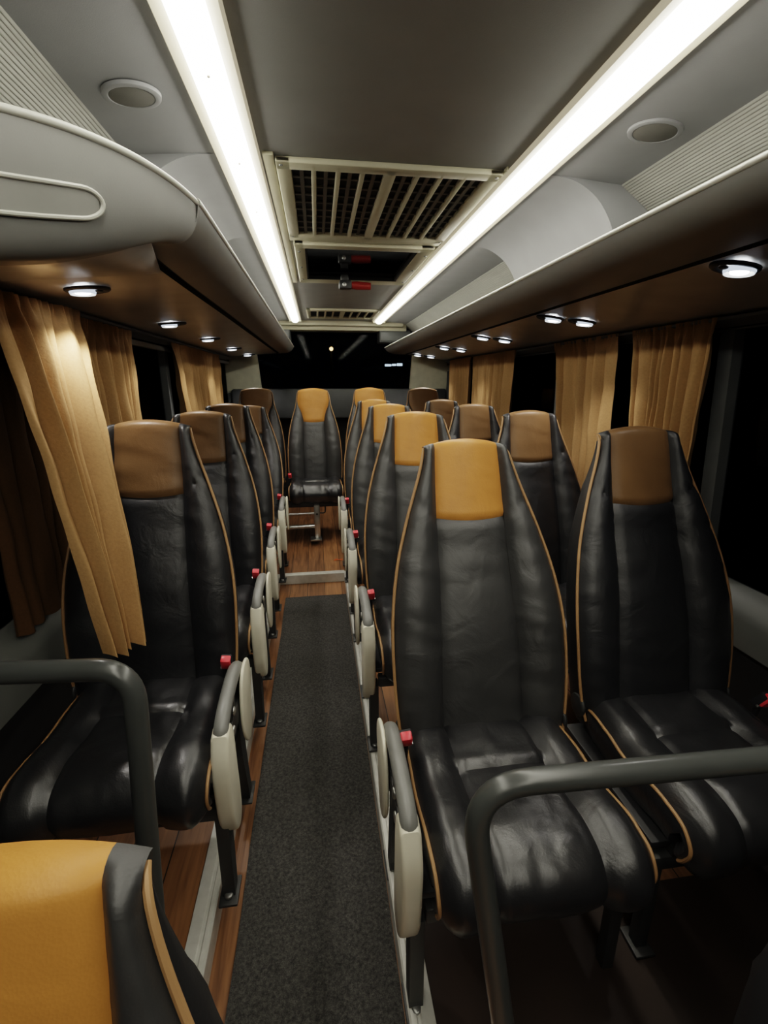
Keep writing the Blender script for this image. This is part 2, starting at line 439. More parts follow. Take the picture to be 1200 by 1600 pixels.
obj('handle', xf(tube([(.0, 0, 0), (.03, 0, 0), (.095, 0, -.002)], lambda u: .016 + .003 * sin(pi * u), 12), Matrix.Identity(4)), M['hammer_red'], hm)
obj('bracket', join(rbox(-.055, .005, -.022, .022, -.018, .02, .008), rbox(-.045, -.01, -.012, .012, .015, .045, .004)), M['metal_dark'], hm)
obj('bolt', disc((-.03, -.024, 0), .010, 'y', .006, 14), M['steel'], hm)

# speakers
for x, y, r, lab in ((-.305, 1.04, .05, 'round flush speaker in the ceiling above the rounded rack end'), (.70, 1.03, .055, 'round flush speaker in the ceiling above the long straight rack')):
    zz = ZC - .0075 - (.006 if x < 0 else .003)
    t = empty('ceiling_speaker', (x, y, zz)); tag(t, lab, 'speaker', 'flush ceiling speakers')
    t.rotation_euler = (0, radians(-4.4 if x < 0 else 4.4), 0)
    ring = [[Vector(((r + a) * cos(2 * pi * k / 40), (r + a) * .82 * sin(2 * pi * k / 40), b)) for k in range(40)] for a, b in ((.0, .004), (-.001, -.0015), (-.005, -.003), (-.011, -.0025), (-.013, .0))]
    obj('rim', loft(ring, True), M['ceil2'], t)
    obj('grille', disc((0, 0, -.0022), r - .012, 'z', .003, 36, (r - .012) * .82), M['speaker'], t)

# ------------------------------------------------------------------ luggage racks
def bez(P, Q, ctl, t): return (1 - t) ** 2 * P + 2 * t * (1 - t) * ctl + t * t * Q
def rack(name, Pts, Qts, xwall, sgn, label):
    """Pts: lip line, Qts: line of the dark groove. sgn: direction from lip to wall in x"""
    t = empty(name, (0, 0, 0)); tag(t, label, 'luggage rack', 'overhead luggage racks')
    P = smooth_path(Pts, 5); Q = smooth_path(Qts, 5)
    band, bead, floor_, groove, under, edge_ = [], [], [], [], [], []
    for p, q in zip(P, Q):
        d = Vector((p.x - q.x, p.y - q.y, 0)); L = d.length; d.normalize()
        cw = .16 if p.y > .95 else .06
        ctl = p * (1 - cw) + q * cw; ctl.z = q.z - .006
        low = p + Vector((0, 0, -.002))
        band.append([bez(low, q, ctl, k / 14) for k in range(15)])
        bead.append([p - d * .0105 + Vector((0, 0, .0015)) + .0052 * Vector((d.x * cos(a), d.y * cos(a), sin(a))) + Vector((d.x, d.y, 0)) * .0095 for a in [2 * pi * k / 10 for k in range(10)]])
        floor_.append([p - d * .006 + Vector((0, 0, -.004)), p - d * .02 + Vector((0, 0, -.006)), Vector((xwall, q.y if abs(q.y - p.y) > .05 and 0 else p.y, 1.52))])
        e = q - d * .004
        if q.x < 0 and q.y < 1.04: edge_.append([q, q - d * .024 + Vector((0, 0, -.001))])
        else: groove.append([q, q + Vector((0, 0, .014)), q - d * .024 + Vector((0, 0, .014)), q - d * .024 + Vector((0, 0, -.001))])
        qi = q - d * .024 + Vector((0, 0, -.001))
        under.append(qi)
    obj('front_panel', loft(band), M['rack'], t)
    obj('lip', loft(bead, True, True), M['bead'], t)
    obj('shelf', loft(floor_), M['rack'], t)
    obj('groove', loft(groove), M['groove'], t)
    if edge_: obj('lower_edge', loft(edge_), M['rack'], t)
    return t, band, under

lipL = [(-.75, .50, 1.535), (-.60, .545, 1.538), (-.45, .602, 1.54), (-.345, .658, 1.54), (-.284, .698, 1.54), (-.236, .760, 1.54), (-.206, .838, 1.54), (-.190, .925, 1.54), (-.185, 1.02, 1.54), (-.185, 1.9, 1.54), (-.185, 3.0, 1.54), (-.185, 4.15, 1.54), (-.190, 4.25, 1.54), (-.215, 4.32, 1.538), (-.27, 4.355, 1.535)]
grvL = [(-.78, .56, 1.372), (-.63, .592, 1.376), (-.48, .642, 1.384), (-.388, .70, 1.394), (-.325, .737, 1.407), (-.270, .79, 1.434), (-.240, .85, 1.460), (-.244, .925, 1.476), (-.305, 1.07, 1.487), (-.305, 1.9, 1.487), (-.305, 3.0, 1.487), (-.305, 4.15, 1.487), (-.306, 4.2, 1.487), (-.31, 4.24, 1.487), (-.33, 4.26, 1.487)]
rl, bandL, underL = rack('luggage_rack', lipL, grvL, -.72, -1, 'grey overhead luggage rack with a rounded near end and moulded hand grip')
# underside: dark brown panel from the groove to the wall
seq = [u for u in underL if u.y >= 1.05]
rings = []
for u in seq:
    wv = Vector((XL, u.y, 1.455)); rings.append([u.lerp(wv, k / 6) for k in range(7)])
ends = [u for u in underL if u.y < 1.12]
obj('end_underside', loft([[u.lerp(Vector((min(u.x - .02, -.335), 1.20, 1.4845 + (min(u.x - .02, -.335) + .32) / (XL + .32) * (1.455 - 1.487))), k / 8) for k in range(9)] for u in ends]), M['under'], rl)
obj('underside_panel', loft(rings), M['under'], rl)
# hand grip slot pressed into the rounded end
def band_pt(band, a, b):
    i = min(int(a), len(band) - 2); f = a - i; j = min(int(b), 13); g = b - j
    p = (band[i][j] * (1 - g) + band[i][j + 1] * g) * (1 - f) + (band[i + 1][j] * (1 - g) + band[i + 1][j + 1] * g) * f
    du = band[i + 1][j] - band[i][j]; dv = band[i][j + 1] - band[i][j]
    n = du.cross(dv).normalized()
    if n.z > 0: n = -n
    return p, n
SL0, SL1, SB0, SB1 = 0.5, 20.6, 3.3, 5.9
out = []
for k in range(40):
    if k < 14: a, b = SL0 + (SL1 - SL0) * k / 13, SB0
    elif k < 26:
        an = -pi / 2 + pi * (k - 13) / 13; a, b = SL1 + 1.6 * cos(an), (SB0 + SB1) / 2 + (SB1 - SB0) / 2 * sin(an)
    else: a, b = SL1 - (SL1 - SL0) * (k - 26) / 13, SB1
    out.append((a, b))
path = []
for a, b in out:
    p, n = band_pt(bandL, a, b); path.append(p + n * .002)
obj('grip_rim', tube(path, .003, 8), M['bead'], rl)
V, Fc = [], []
nA = 24
for i in range(nA + 1):
    a = SL0 + (SL1 + 1.3 - SL0) * i / nA
    sq = 1 if a < SL1 else max(.15, sqrt(max(0, 1 - ((a - SL1) / 1.6) ** 2)))
    for j in range(5):
        b = (SB0 + SB1) / 2 + (SB1 - SB0) / 2 * sq * (j / 2 - 1)
        p, n = band_pt(bandL, a, b); V.append(p + n * .0015)
for i in range(nA):
    for j in range(4): q = i * 5 + j; Fc.append((q, q + 1, q + 6, q + 5))
obj('grip_recess', (V, Fc), simple('grip_recess', (.30, .30, .28), .6), rl)

lipR = [(.605, Y0, 1.54), (.605, 0, 1.54), (.605, 1.2, 1.54), (.605, 2.6, 1.54), (.605, 4.15, 1.54), (.610, 4.25, 1.54), (.635, 4.32, 1.538), (.69, 4.355, 1.535)]
grvR = [(.775, Y0, 1.487), (.775, 0, 1.487), (.775, 1.2, 1.487), (.775, 2.6, 1.487), (.775, 4.15, 1.487), (.776, 4.2, 1.487), (.78, 4.24, 1.487), (.80, 4.26, 1.487)]
rr_, bandR, underR = rack('luggage_rack', lipR, grvR, 1.15, 1, 'long straight grey overhead luggage rack above the paired seats')
rings = []
for u in underR:
    wv = Vector((XR, u.y, 1.432)); rings.append([u.lerp(wv, k / 6) for k in range(7)])
obj('underside_panel', loft(rings), M['under'], rr_)

def under_z(x):
    if x < 0: return 1.487 + (x + .32) / (XL + .32) * (1.455 - 1.487)
    return 1.487 + (x - .79) / (XR - .79) * (1.432 - 1.487)
ORD = ['first', 'second', 'third', 'fourth', 'fifth']
def reading_light(x, y, label, group):
    z = under_z(x); tilt = math.atan((1.455 - 1.487) / (XL + .32)) if x < 0 else math.atan((1.432 - 1.487) / (XR - .79))
    t = empty('reading_light', (x, y, z - .0035)); tag(t, label, 'light', group); t.rotation_euler = (0, -tilt, 0)
    hs = [[Vector((a * .052 * cos(2 * pi * k / 28), a * .036 * sin(2 * pi * k / 28), b)) for k in range(28)] for a, b in ((1, .0005), (1, -.004), (.92, -.007), (.78, -.007), (.62, -.003))]
    obj('housing', loft(hs, True), M['shell'], t)
    obj('lens', disc((.012 if x > 0 else -.012, 0, -.012), .017, 'z', .006, 20), M['lens'], t)
    obj('lens_rim', loft([[Vector(((.012 if x > 0 else -.012) + a * cos(2 * pi * k / 20), a * sin(2 * pi * k / 20), b)) for k in range(20)] for a, b in ((.021, -.006), (.027, -.013), (.029, -.008), (.029, -.002))], True), M['lens_dim'], t)
    obj('switch', disc((-.026 if x > 0 else .026, 0, -.009), .009, 'z', .005, 14), M['metal_dark'], t)
    ld = bpy.data.lights.new('reading_spot', 'SPOT'); ld.energy = 5.5 if abs(x - .848) > .01 else 1.2; ld.spot_size = radians(110); ld.spot_blend = .7; ld.shadow_soft_size = .02; ld.color = (1, .95, .88)
    lo = bpy.data.objects.new('reading_spot', ld); C.objects.link(lo); lo.parent = t; lo.location = (.012 if x > 0 else -.012, 0, -.02)
for k, y in enumerate((1.31, 2.0, 2.66, 3.38, 4.1)):
    reading_light(-.54, y, 'small glowing reading light above the single seats, %s from the rounded rack end' % ORD[k], 'reading lights over the single seats')
for k, y in enumerate((.93, 1.71, 2.46, 3.22, 4.08)):
    reading_light(.848, y, 'small glowing reading light above the paired seats, inner row, %s from the front' % ORD[k], 'reading lights over the paired seats')
    if k: reading_light(.955, y - .03, 'small glowing reading light above the paired seats, window row, %s from the front' % ORD[k - 1], 'reading lights over the paired seats')

# ------------------------------------------------------------------ side walls and windows
ZW0, ZW1 = .66, 1.44
for k, (x, sg, nm) in enumerate(((XL, -1, 'left'), (XR, 1, 'right'))):
    x2 = x + sg * .05
    struct('wall_' + nm, rbox(min(x, x2), max(x, x2), Y0, Y1, -.5, .60, 0), M['wall'], False)
    # window ledge
    pr = [(x + sg * .05, .60), (x - sg * .012, .60), (x - sg * .03, .515), (x - sg * .034, .515), (x - sg * .036, .60), (x - sg * .03, .628), (x + sg * .02, .668), (x + sg * .05, .672)]
    struct('trim_%d' % (7 + k), prism(pr, Y0, 4.25, 'y'), M['sill'], True)
    # header with curtain track
    zt = 1.455 if k == 0 else 1.432
    struct('trim_%d' % (9 + k), join(rbox(min(x, x2), max(x, x2), Y0, Y1, zt - .035, 1.62, 0), prism([(x - sg * .002, zt - .028), (x - sg * .05, zt - .012), (x - sg * .05, zt - .004), (x, zt - .004)], Y0, 4.25, 'y')), M['pillar'], False)
posts = {-1: (Y0, .50, 1.62, 2.62, 3.86, 4.42), 1: (Y0, .10, 1.31, 2.30, 3.62, 4.42)}
wn = 0
for sg, x in ((-1, XL), (1, XR)):
    ps = posts[sg]
    for a in ps[1:]:
        lean = .05
        struct('trim_%d' % (20 + wn + int(a * 10)), loft([[Vector((x + sg * .005, a - .025 + dy, z)), Vector((x + sg * .005, a + .025 + dy, z)), Vector((x + sg * .05, a + .03 + dy, z)), Vector((x + sg * .05, a - .03 + dy, z))] for z, dy in ((.64, -.06 if sg > 0 else .0), (1.45, 0))], True, True), M['pillar'], False)
    for i in range(len(ps) - 1):
        wn += 1
        xg = x + sg * .035
        wo = struct('window_%d' % wn, rbox(min(xg, xg + sg * .004), max(xg, xg + sg * .004), ps[i] + .0, ps[i + 1] - .0, .65, 1.45, 0), M['glass'], False)

# rear end ------------------------------------------------------------------
struct('trim_40', join(rbox(-.30, .76, 4.24, 4.30, 1.712, 1.752, .006), rbox(-.32, .80, 4.30, 4.46, 1.68, 1.752, .006)), M['cream'])
struct('wall_back', join(rbox(XL - .05, XR + .05, 4.50, 4.56, -.06, .95, 0), rbox(XL - .05, XR + .05, 4.50, 4.56, 1.70, 1.80, 0)), M['wall'], False)
struct('trim_41', rbox(XL, XR, 4.36, 4.52, .93, 1.19, .02), M['parcel'])
struct('window_20', rbox(-.62, .99, 4.505, 4.51, 1.15, 1.72, 0), M['glass'], False)
for sg, xi, xo in ((-1, -.505, XL - .04), (1, .875, XR + .04)):
    pr = [(xi, 4.50), (xi - sg * .0, 4.47), (xi + sg * .05, 4.44), (xi + sg * .12, 4.42), (xo, 4.40), (xo, 4.52)]
    lo = [Vector((p[0] + sg * -.03 * (1 if i < 3 else 0), p[1], .9)) for i, p in enumerate(pr)]
    hi = [Vector((p[0] + sg * .03 * (1 if i < 3 else 0), p[1] - .03, 1.75)) for i, p in enumerate(pr)]
    struct('trim_%d' % (42 + (sg > 0)), loft([lo, hi], True, True), M['pillar_pale'])
for x0, x1, lab in ((-.335, -.21, 'dark box under the ceiling beside the rounded rack tip, above rear window'), (.56, .84, 'wide dark box under the ceiling above the rear window, towards the paired seats')):
    t = obj('ceiling_box', rbox(x0, x1, 4.30, 4.48, 1.585, 1.69, .012), M['parcel']); tag(t, lab, 'box', 'dark boxes above the rear window')
    obj('face_plate', rbox(x0 + .012, x1 - .012, 4.294, 4.302, 1.6, 1.675, .003), M['pillar'], t)

# things outside, seen through the rear window
o = empty('street_lamp', (.38, 12.0, 2.03)); obj('lamp_glass', disc((0, 0, 0), .045, 'y', .05, 20), M['outlamp'], o); obj('pole', tube([(0, .05, .02), (0, .10, .10), (0, .2, .05), (0, .2, -3.02)], .03, 8), M['night'], o)
tag(o, 'orange street lamp glowing in the dark beyond the rear window', 'street lamp')
o = obj('lit_sign', join(rbox(-.22, -.06, 0, .05, -.03, .02, .01), rbox(-.04, .06, 0, .05, -.02, .03, .01), rbox(.08, .22, 0, .05, -.02, .04, .01)), M['outwhite'], None, True, (1.92, 12.0, 1.66))
tag(o, 'small bluish white lit sign in the dark beyond the rear window', 'sign')
struct('road', rbox(-12, 12, 4.7, 30, -1.2, -1.0, 0), M['night'], False)

# ------------------------------------------------------------------ seats
LB = .685
STD = dict(L=LB, W=[(-.06, .192), (0, .204), (.12, .212), (.25, .211), (.38, .193), (.50, .160), (.60, .128), (.66, .113), (.72, .105)],
           c=[(-.06, .100), (.0, .100), (.15, .098), (.30, .092), (.42, .089), (.52, .088), (.62, .085), (.72, .081)], hs=.503, A=[(-.06, .024), (.2, .030), (.42, .026), (.55, .017), (.66, .012), (.72, .010)])
REAR = dict(L=LB + .01, W=[(-.06, .195), (0, .205), (.15, .208), (.30, .200), (.42, .180), (.52, .152), (.58, .133), (.66, .126), (.72, .114)],
            c=[(-.06, .088), (.25, .085), (.40, .080), (.47, .083), (.53, .098), (.58, .118), (.64, .1235), (.72, .112)], hs=.455, A=[(-.06, .03), (.2, .034), (.42, .026), (.52, .010), (.58, .002), (.72, .001)])

def back_parts(K, seed):
    L = K['L']
    W = lambda h: tab(K['W'], h)
    Cc = lambda h: tab(K['c'], h)
    A = lambda h: tab(K['A'], h)
    def base_t(h): return .014 * sin(pi * max(0, min(1, h / .42))) - .018 * max(0, (h - .42) / .28) ** 1.5 + .012 * max(0, (h - .55) / .15)
    def topdrop(s): return .018 * (s / .11) ** 2
    HR = .026
    rows = [-.06 + (L + .06) * (i / 44) for i in range(45)]
    def P(s_frac_fn, h, off):   # generic
        pass
    def pt(s, h, t, roll=0.):
        hh = h - topdrop(s) * max(0, (h - .5) / (L - .5)) ** 2 if h > .5 else h
        if abs(s) < .1: hh -= .012 * (1 - (s / .1) ** 2) * exp(-((h - K['hs']) / .05) ** 2)
        return Vector((s, -t, hh))
    def fin(h):   # roll over the top
        out = []
        return out
    def surf(a_fn, h0, h1, nrow, ncol, kind, top):
        rings = []
        hs = [h0 + (h1 - h0) * i / nrow for i in range(nrow + 1)]
        ext = [(h1, r) for r in (15, 30, 50, 70, 90, 110)] if top else []
        for h, r in [(q, 0) for q in hs] + ext:
            ring = []
            for j in range(ncol + 1):
                u = j / ncol
                s, t = a_fn(u, h)
                nz = noise.noise(Vector((s * 9 + seed, h * 22, seed * 3.1))); nz2 = noise.noise(Vector((s * 5 + seed, h * 55 + s * 18, seed)))
                nz3 = noise.noise(Vector((s * 12 - h * 20 * (1 if s > 0 else -1), h * 70 + s * 30, seed + 4)))
                if kind == 'bolster': t += (.0028 * nz + .0030 * nz2 + .0034 * abs(nz3) * exp(-((h - .44) / .13) ** 2)) * (1 if h < .6 else .4)
                else: t += .0022 * nz + .0012 * nz2
                # edge dips so the panels meet in a seam
                e = min(h - h0, (h1 - h) if not top else 1) / .010
                if kind != 'bolster' and e < 1 and h0 > -.05 or (kind == 'center' and h1 - h < .010): 
                    e2 = max(0, min(1, min(h - h0 if h0 > -.05 else 1, (h1 - h) if not top else 1) / .010))
                    t -= .007 * (1 - e2) ** 2
                ra = radians(r)
                if r: t = t * (1 - r / 110) + (base_t(L) + .002) * r / 110
                p = pt(s, h, t)
                if r: p = p + Vector((0, HR * (1 - cos(ra)), HR * .75 * sin(ra)))
                ring.append(p)
            rings.append(ring)
        return loft(rings)
    def seamdip(d): return .0065 * exp(-(d / .008) ** 2)
    def center(u, h):
        c = Cc(h); s = (2 * u - 1) * c
        return s, base_t(h) + .010 * (1 - (s / c) ** 2) - seamdip(c - abs(s))
    def bol(sg):
        def f(u, h):
            c = Cc(h); w = W(h); w = max(w, c + .003)
            s = c + (w - c) * u
            t = base_t(h) + A(h) * sin(pi * u ** .9 * .86) - seamdip((w - c) * u) - .012 * max(0, (u - .8) / .2) ** 2 - .006 * exp(-((h - K['hs'] - .045 * u) / .006) ** 2)
            return sg * s, t
        return f
    crease = None
    res = dict(center=surf(center, -.06, K['hs'], 36, 14, 'center', False), head=surf(center, K['hs'], L, 18, 14, 'head', True))
    res['bol'] = [surf(bol(s), -.06, L, 52, 14, 'bolster', True) for s in (-1, 1)]
    pip = []
    edge = {}
    for sg in (-1, 1):
        pth = []
        for i in range(40):
            h = -.05 + (L + .05) * i / 39
            s, t = bol(sg)(1.0, h); p = pt(s, h, t); pth.append(p + Vector((sg * .004, -.001, 0)))
        for r in (30, 60, 90):
            ra = radians(r); pth.append(pt(s, L, t * (1 - r / 110) + (base_t(L) + .002) * r / 110) + Vector((sg * (.004 - .006 * r / 90), -.001 + HR * (1 - cos(ra)), HR * .5 * sin(ra))))
        for _ in range(6): pth = [pth[0]] + [pth[i] * .5 + (pth[i - 1] + pth[i + 1]) * .25 for i in range(1, len(pth) - 1)] + [pth[-1]]
        pip.append(tube(pth, .0038, 8))
    res['pip'] = pip
    # shell: side walls and back
    rings = []
    for i in range(40):
        h = -.06 + (L + .06 + .002) * i / 39
        hc = min(h, L); w = max(W(hc), Cc(hc) + .003); tb = bol(1)(1.0, hc)[1]
        k = 1 - .60 * max(0, (h - .42) / .26) ** 1.3
        D = .105 * k
        half = [(w - .001, tb + .001), (w + .001, tb - .010), (w + .003, tb - .034 * k), (w - .002, tb - .062 * k), (w - .018, tb - .09 * k), (w - .05, tb - D), (w * .45, tb - D - .006), (0, tb - D - .008)]
        fall = .55 * max(0, (h - .55) / (L - .55)) ** 2
        ring = [pt(s, h, t) - Vector((0, 0, fall * max(0, tb - .02 - t))) for s, t in half] + [pt(-s, h, t) - Vector((0, 0, fall * max(0, tb - .02 - t))) for s, t in reversed(half[:-1])]
        rings.append(ring)
    n = len(rings[-1])
    # close the top: shrink last ring inwards
    last = rings[-1]
    cen = sum(last, Vector()) / n
    rings.append([cen + (p - cen) * .86 + Vector((0, 0, .004)) for p in last])
    V, Fq = loft(rings); Fq.append(tuple(range((len(rings) - 1) * n, len(rings) * n)))
    res['shell'] = (V, Fq)
    return res

def cushion_parts(seed, hw=.190, depth=.380, thick=.118):
    # profile from the back to the front and down; z is relative to the cushion top
    prof = smooth_path([(0, .035, -.035), (0, .0, -.004), (0, -.08, .0), (0, -.16, -.006), (0, -.24, .004), (0, -depth + .085, .008), (0, -depth + .035, -.004), (0, -depth + .006, -.034), (0, -depth, -.066), (0, -depth + .014, -.100), (0, -depth + .03, -thick)], 6)
    rings = []; nP = len(prof); edge = {-1: [], 1: []}
    for i, p in enumerate(prof):
        a = prof[max(i - 1, 0)]; b = prof[min(i + 1, nP - 1)]; d = (b - a).normalized(); nrm = Vector((0, d.z, -d.y))
        if nrm.z < 0 and i < nP * .5: nrm = -nrm
        fr = i / (nP - 1)
        w = hw * (.97 + .03 * min(1, fr / .3)) * (1 + .02 * sin(pi * fr))
        ring = []
        us = [-1 + 2 * j / 40 for j in range(41)]
        for u in us:
            s = u * w; au = abs(u); c = .52
            up = .012 * max(0, sin(pi * min(1, max(0, (au - c) / (1 - c)) * .95))) - .008 * exp(-((au - c) / .035) ** 2)
            if au < c: up += .004 * (1 - (au / c) ** 2)
            up -= .020 * max(0, (au - .82) / .18) ** 2.2
            yy = p.y
            # cross crease of the seat panel
            if au < c: up -= .006 * exp(-((yy + .135) / .009) ** 2) - .004 * exp(-((yy + .115) / .014) ** 2)
            up += .0026 * noise.noise(Vector((s * 14 + seed, yy * 16, seed))) + .0022 * noise.noise(Vector((s * 40, yy * 22 + seed, 2)))
            ring.append(Vector((s, p.y, p.z)) + nrm * up)
        L0, R0 = ring[0], ring[-1]
        inn = -nrm
        dep = .085 if i < nP * .62 else .03
        def side(q, sg):
            lo = q + Vector((sg * .008, 0, 0)) + inn * .012; l2 = q + Vector((sg * .006, 0, 0)) + inn * dep * .6; l3 = q + Vector((-sg * .006, 0, 0)) + inn * dep
            return [lo, l2, l3]
        rings.append(list(reversed(side(L0, -1))) + ring + side(R0, 1))
        edge[-1].append(L0 + Vector((-.004, 0, .0)) + nrm * -.002); edge[1].append(R0 + Vector((.004, 0, 0)) + nrm * -.002)
    V, Fq = loft(rings)
    pip = [tube(edge[s][4:], .0036, 8) for s in (-1, 1)]
    # under pan
    pan = join(rbox(-hw + .015, hw - .015, -depth + .05, .03, -thick + .002, -thick + .04, .01), rbox(-hw - .022, hw + .022, -depth + .09, .05, -thick - .012, -thick + .004, .004))
    return (V, Fq), pip, pan

HZ = .41      # cushion height over the podium
def arm_frame(t, sg):
    """fold-up armrest with its side cover, standing between the cushion and the aisle; sg = side in x"""
    x0 = sg * (.240 if sg < 0 else .224); xl = x0 - sg * .016
    def slab(prof, xa, xb, b): return prism([(p.x, p.y) for p in prof], min(xa, xb), max(xa, xb), 'x', b)
    def p2(l, sub=5, close=True):
        q = smooth_path([(a, b, 0) for a, b in l], sub); return q[:-1] if close else q
    # pale front panel, long rounded blade standing on the leg
    bl = p2([(-.295, .455), (-.318, .40), (-.322, .33), (-.312, .25), (-.290, .195), (-.262, .180), (-.238, .205), (-.232, .28), (-.236, .37), (-.245, .44), (-.262, .462), (-.295, .455)])
    obj('side_panel', slab(bl, x0 - .019, x0 + .019, .008), M['arm_pale'], t)
    # dark pad: a curved bar that rises towards the backrest
    pad = smooth_path([(x0, -.283, .440), (x0, -.272, .460), (x0, -.215, .477), (x0, -.12, .484), (x0, -.06, .470), (x0, -.03, .432)], 6)
    rings = []
    for i, p in enumerate(pad):
        a = pad[max(i - 1, 0)]; b = pad[min(i + 1, len(pad) - 1)]; d = (b - a).normalized(); n = Vector((0, -d.z, d.y))
        k = .0165; hgt = .013 + .004 * sin(pi * i / (len(pad) - 1))
        rings.append([p + Vector((k * cos(q) * (1 if abs(cos(q)) < .8 else 1), 0, 0)) + n * hgt * sin(q) for q in [2 * pi * m / 14 for m in range(14)]])
    ap = obj('armrest_pad', loft(rings, True, True), M['arm_dark'], t)
    # pale rounded cheek on the aisle side
    ck = p2([(-.03, .37), (-.012, .43), (-.028, .475), (-.08, .49), (-.125, .47), (-.148, .42), (-.15, .35), (-.12, .29), (-.08, .27), (-.05, .29), (-.03, .37)])
    cheek = obj('cheek', slab(ck, x0 + sg * .016, x0 + sg * .025, .004), M['arm_pale'], t)
    obj('pivot', join(rbox(x0 - .014, x0 + .014, -.25, -.06, .38, .43, .006), rbox(x0 - .012, x0 + .012, -.22, -.17, .42, .47, .004)), M['metal_dark'], t)
    for yy, zz in ((-.205, .448), (-.225, .412)):
        obj('pivot_bolt', disc((x0 + sg * .012 - (0 if sg > 0 else .006), yy, zz), .011, 'x', .006, 12), M['steel'], t)
    # legs down to the track
    def leg(pts, wd):
        r = []
        for y, z, th in pts: r.append([Vector((xl - wd, y - th, z)), Vector((xl + wd, y - th, z)), Vector((xl + wd, y + th, z)), Vector((xl - wd, y + th, z))])
        return loft(r, True, True)
    l1 = obj('leg', leg([(-.275, .24, .022), (-.280, .12, .020), (-.285, .035, .017), (-.287, .008, .017)], .014), M['metal_dark'], t, False)
    obj('foot_plate', join(rbox(xl - .022, xl + .022, -.325, -.255, .006, .014, .003)), M['metal_dark'], l1)
    obj('foot_bolt', disc((xl, -.305, .014), .010, 'z', .009, 8), M['bolt'], l1)
    l2 = obj('leg', leg([(-.06, .34, .03), (-.05, .20, .026), (-.02, .05, .018), (-.015, .008, .018)], .012), M['metal_dark'], t, False)
    obj('foot_plate', rbox(xl - .02, xl + .02, -.05, .03, .006, .013, .003), M['metal_dark'], l2)

def buckle(t, x, y, z, lean=0.):
    s = obj('buckle_stalk', tube([(x, y + .02, z - .09), (x, y + .008, z - .04), (x, y, z)], .007, 8), M['belt'], t)
    b = obj('buckle', rbox(-.014, .014, -.008, .012, -.014, .036, .004), M['belt'], t, True, (x, y, z)); b.rotation_euler = (radians(28), lean, 0)
    obj('release_button', rbox(-.0125, .0125, -.014, .006, .002, .040, .004), M['red'], b)
    obj('buckle_plate', rbox(-.0145, .0145, -.010, -.004, -.004, .002, .001), M['steel'], b)

def make_seat(name, K, seed, arm=0, buckle_side=0, legs=True, recline=16., head='tan', body='black'):
    t = empty(name)
    P = back_parts(K, seed)
    b = obj('backrest', P['center'], M[body], t, True, (0, 0, HZ)); b.rotation_euler = (radians(-recline), 0, 0)
    h = obj('headrest', P['head'], M[head], b); h['label'] = head + ' leather headrest panel'
    for q in P['bol']: obj('side_bolster', q, M[body], b)
    for q in P['pip']: obj('piping', q, M['piping'], b)['label'] = 'tan piping'
    obj('back_shell', P['shell'], M['shell'], b)
    cu, pip, pan = cushion_parts(seed)
    c = obj('cushion', cu, M['seatblack'], t, True, (.006 * arm, 0, HZ + .005))
    for q in pip: obj('piping', q, M['piping'], c)['label'] = 'tan piping'
    obj('seat_pan', pan, M['shell'], c)
    # under frame
    if legs:
        obj('seat_frame', join(rbox(-.21, .21, -.30, -.265, .235, .27, .006), rbox(-.21, .21, -.05, -.015, .235, .27, .006), rbox(-.17, -.14, -.30, -.02, .255, .295, .005), rbox(.14, .17, -.30, -.02, .255, .295, .005)), M['metal_dark'], t)
        for sx in ((-1, 1) if not arm else (-arm,)):
            for yy in (-.28, -.03): 
                obj('leg', join(rbox(sx * .19 - .013, sx * .19 + .013, yy - .013, yy + .013, .006, .25, .003), rbox(sx * .19 - .022, sx * .19 + .022, yy - .03, yy + .03, .001, .008, .002)), M['metal_dark'], t)
    obj('recline_hinge', join(disc((-.212, .015, HZ - .02), .030, 'x', .012, 18), disc((.200, .015, HZ - .02), .030, 'x', .012, 18), rbox(-.2, .2, .0, .03, HZ - .07, HZ - .045, .004)), M['metal_dark'], t)
    if arm: arm_frame(t, arm)
    if buckle_side: buckle(t, buckle_side * (.208 if arm < 0 else .196), -.075 if arm < 0 else (-.045 if arm else -.10), .448 if arm < 0 else (.468 if arm else .44), radians(6) * buckle_side)
    return t

def place(proto, used, x, y, z, recline, label, group, rz=0.):
    o = proto if not used else copy_tree(proto)
    o.location = (x, y, z); o.rotation_euler = (0, 0, rz); tag(o, label, 'seat', group)
    for ch in o.children:
        if ch.name.split('.')[0] == 'backrest': ch.rotation_euler = (radians(-recline), 0, 0)
    return o

ra = make_seat('coach_seat', STD, 1.3, arm=-1, buckle_side=-1)
g1 = 'aisle seats of the right hand pairs'
AISLE = [(.372, .905, POD - .015, 20, 'black leather coach seat with tan headrest, foremost aisle seat beside the dark handrail'),
         (.372, 1.585, POD, 16, 'black leather coach seat with tan headrest directly behind the foremost aisle seat of the pairs'),
         (.372, 2.27, POD, 16, 'black leather coach seat with tan headrest, third aisle seat of the paired side'),
         (.372, 2.95, POD, 16, 'black leather coach seat with tan headrest, fourth aisle seat, last before the rear row')]
for i, (x, y, z, r, lab) in enumerate(AISLE): place(ra, i, x, y, z, r, lab, g1)
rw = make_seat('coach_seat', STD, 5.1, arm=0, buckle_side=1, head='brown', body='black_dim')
WIN = [(.842, .925, POD, 17, 'dim black leather coach seat with brown headrest, foremost window seat beside the grey ledge'),
       (.842, 1.60, POD, 16, 'dim black leather coach seat with brown headrest, second window seat of the paired side'),
       (.842, 2.28, POD, 17, 'dim black leather coach seat with brown headrest, third window seat of the paired side'),
       (.842, 2.96, POD, 17, 'dim black leather coach seat with brown headrest, fourth window seat, before the rear row')]
for i, (x, y, z, r, lab) in enumerate(WIN): place(rw, i, x, y, z, r, lab, 'window seats of the right hand pairs')
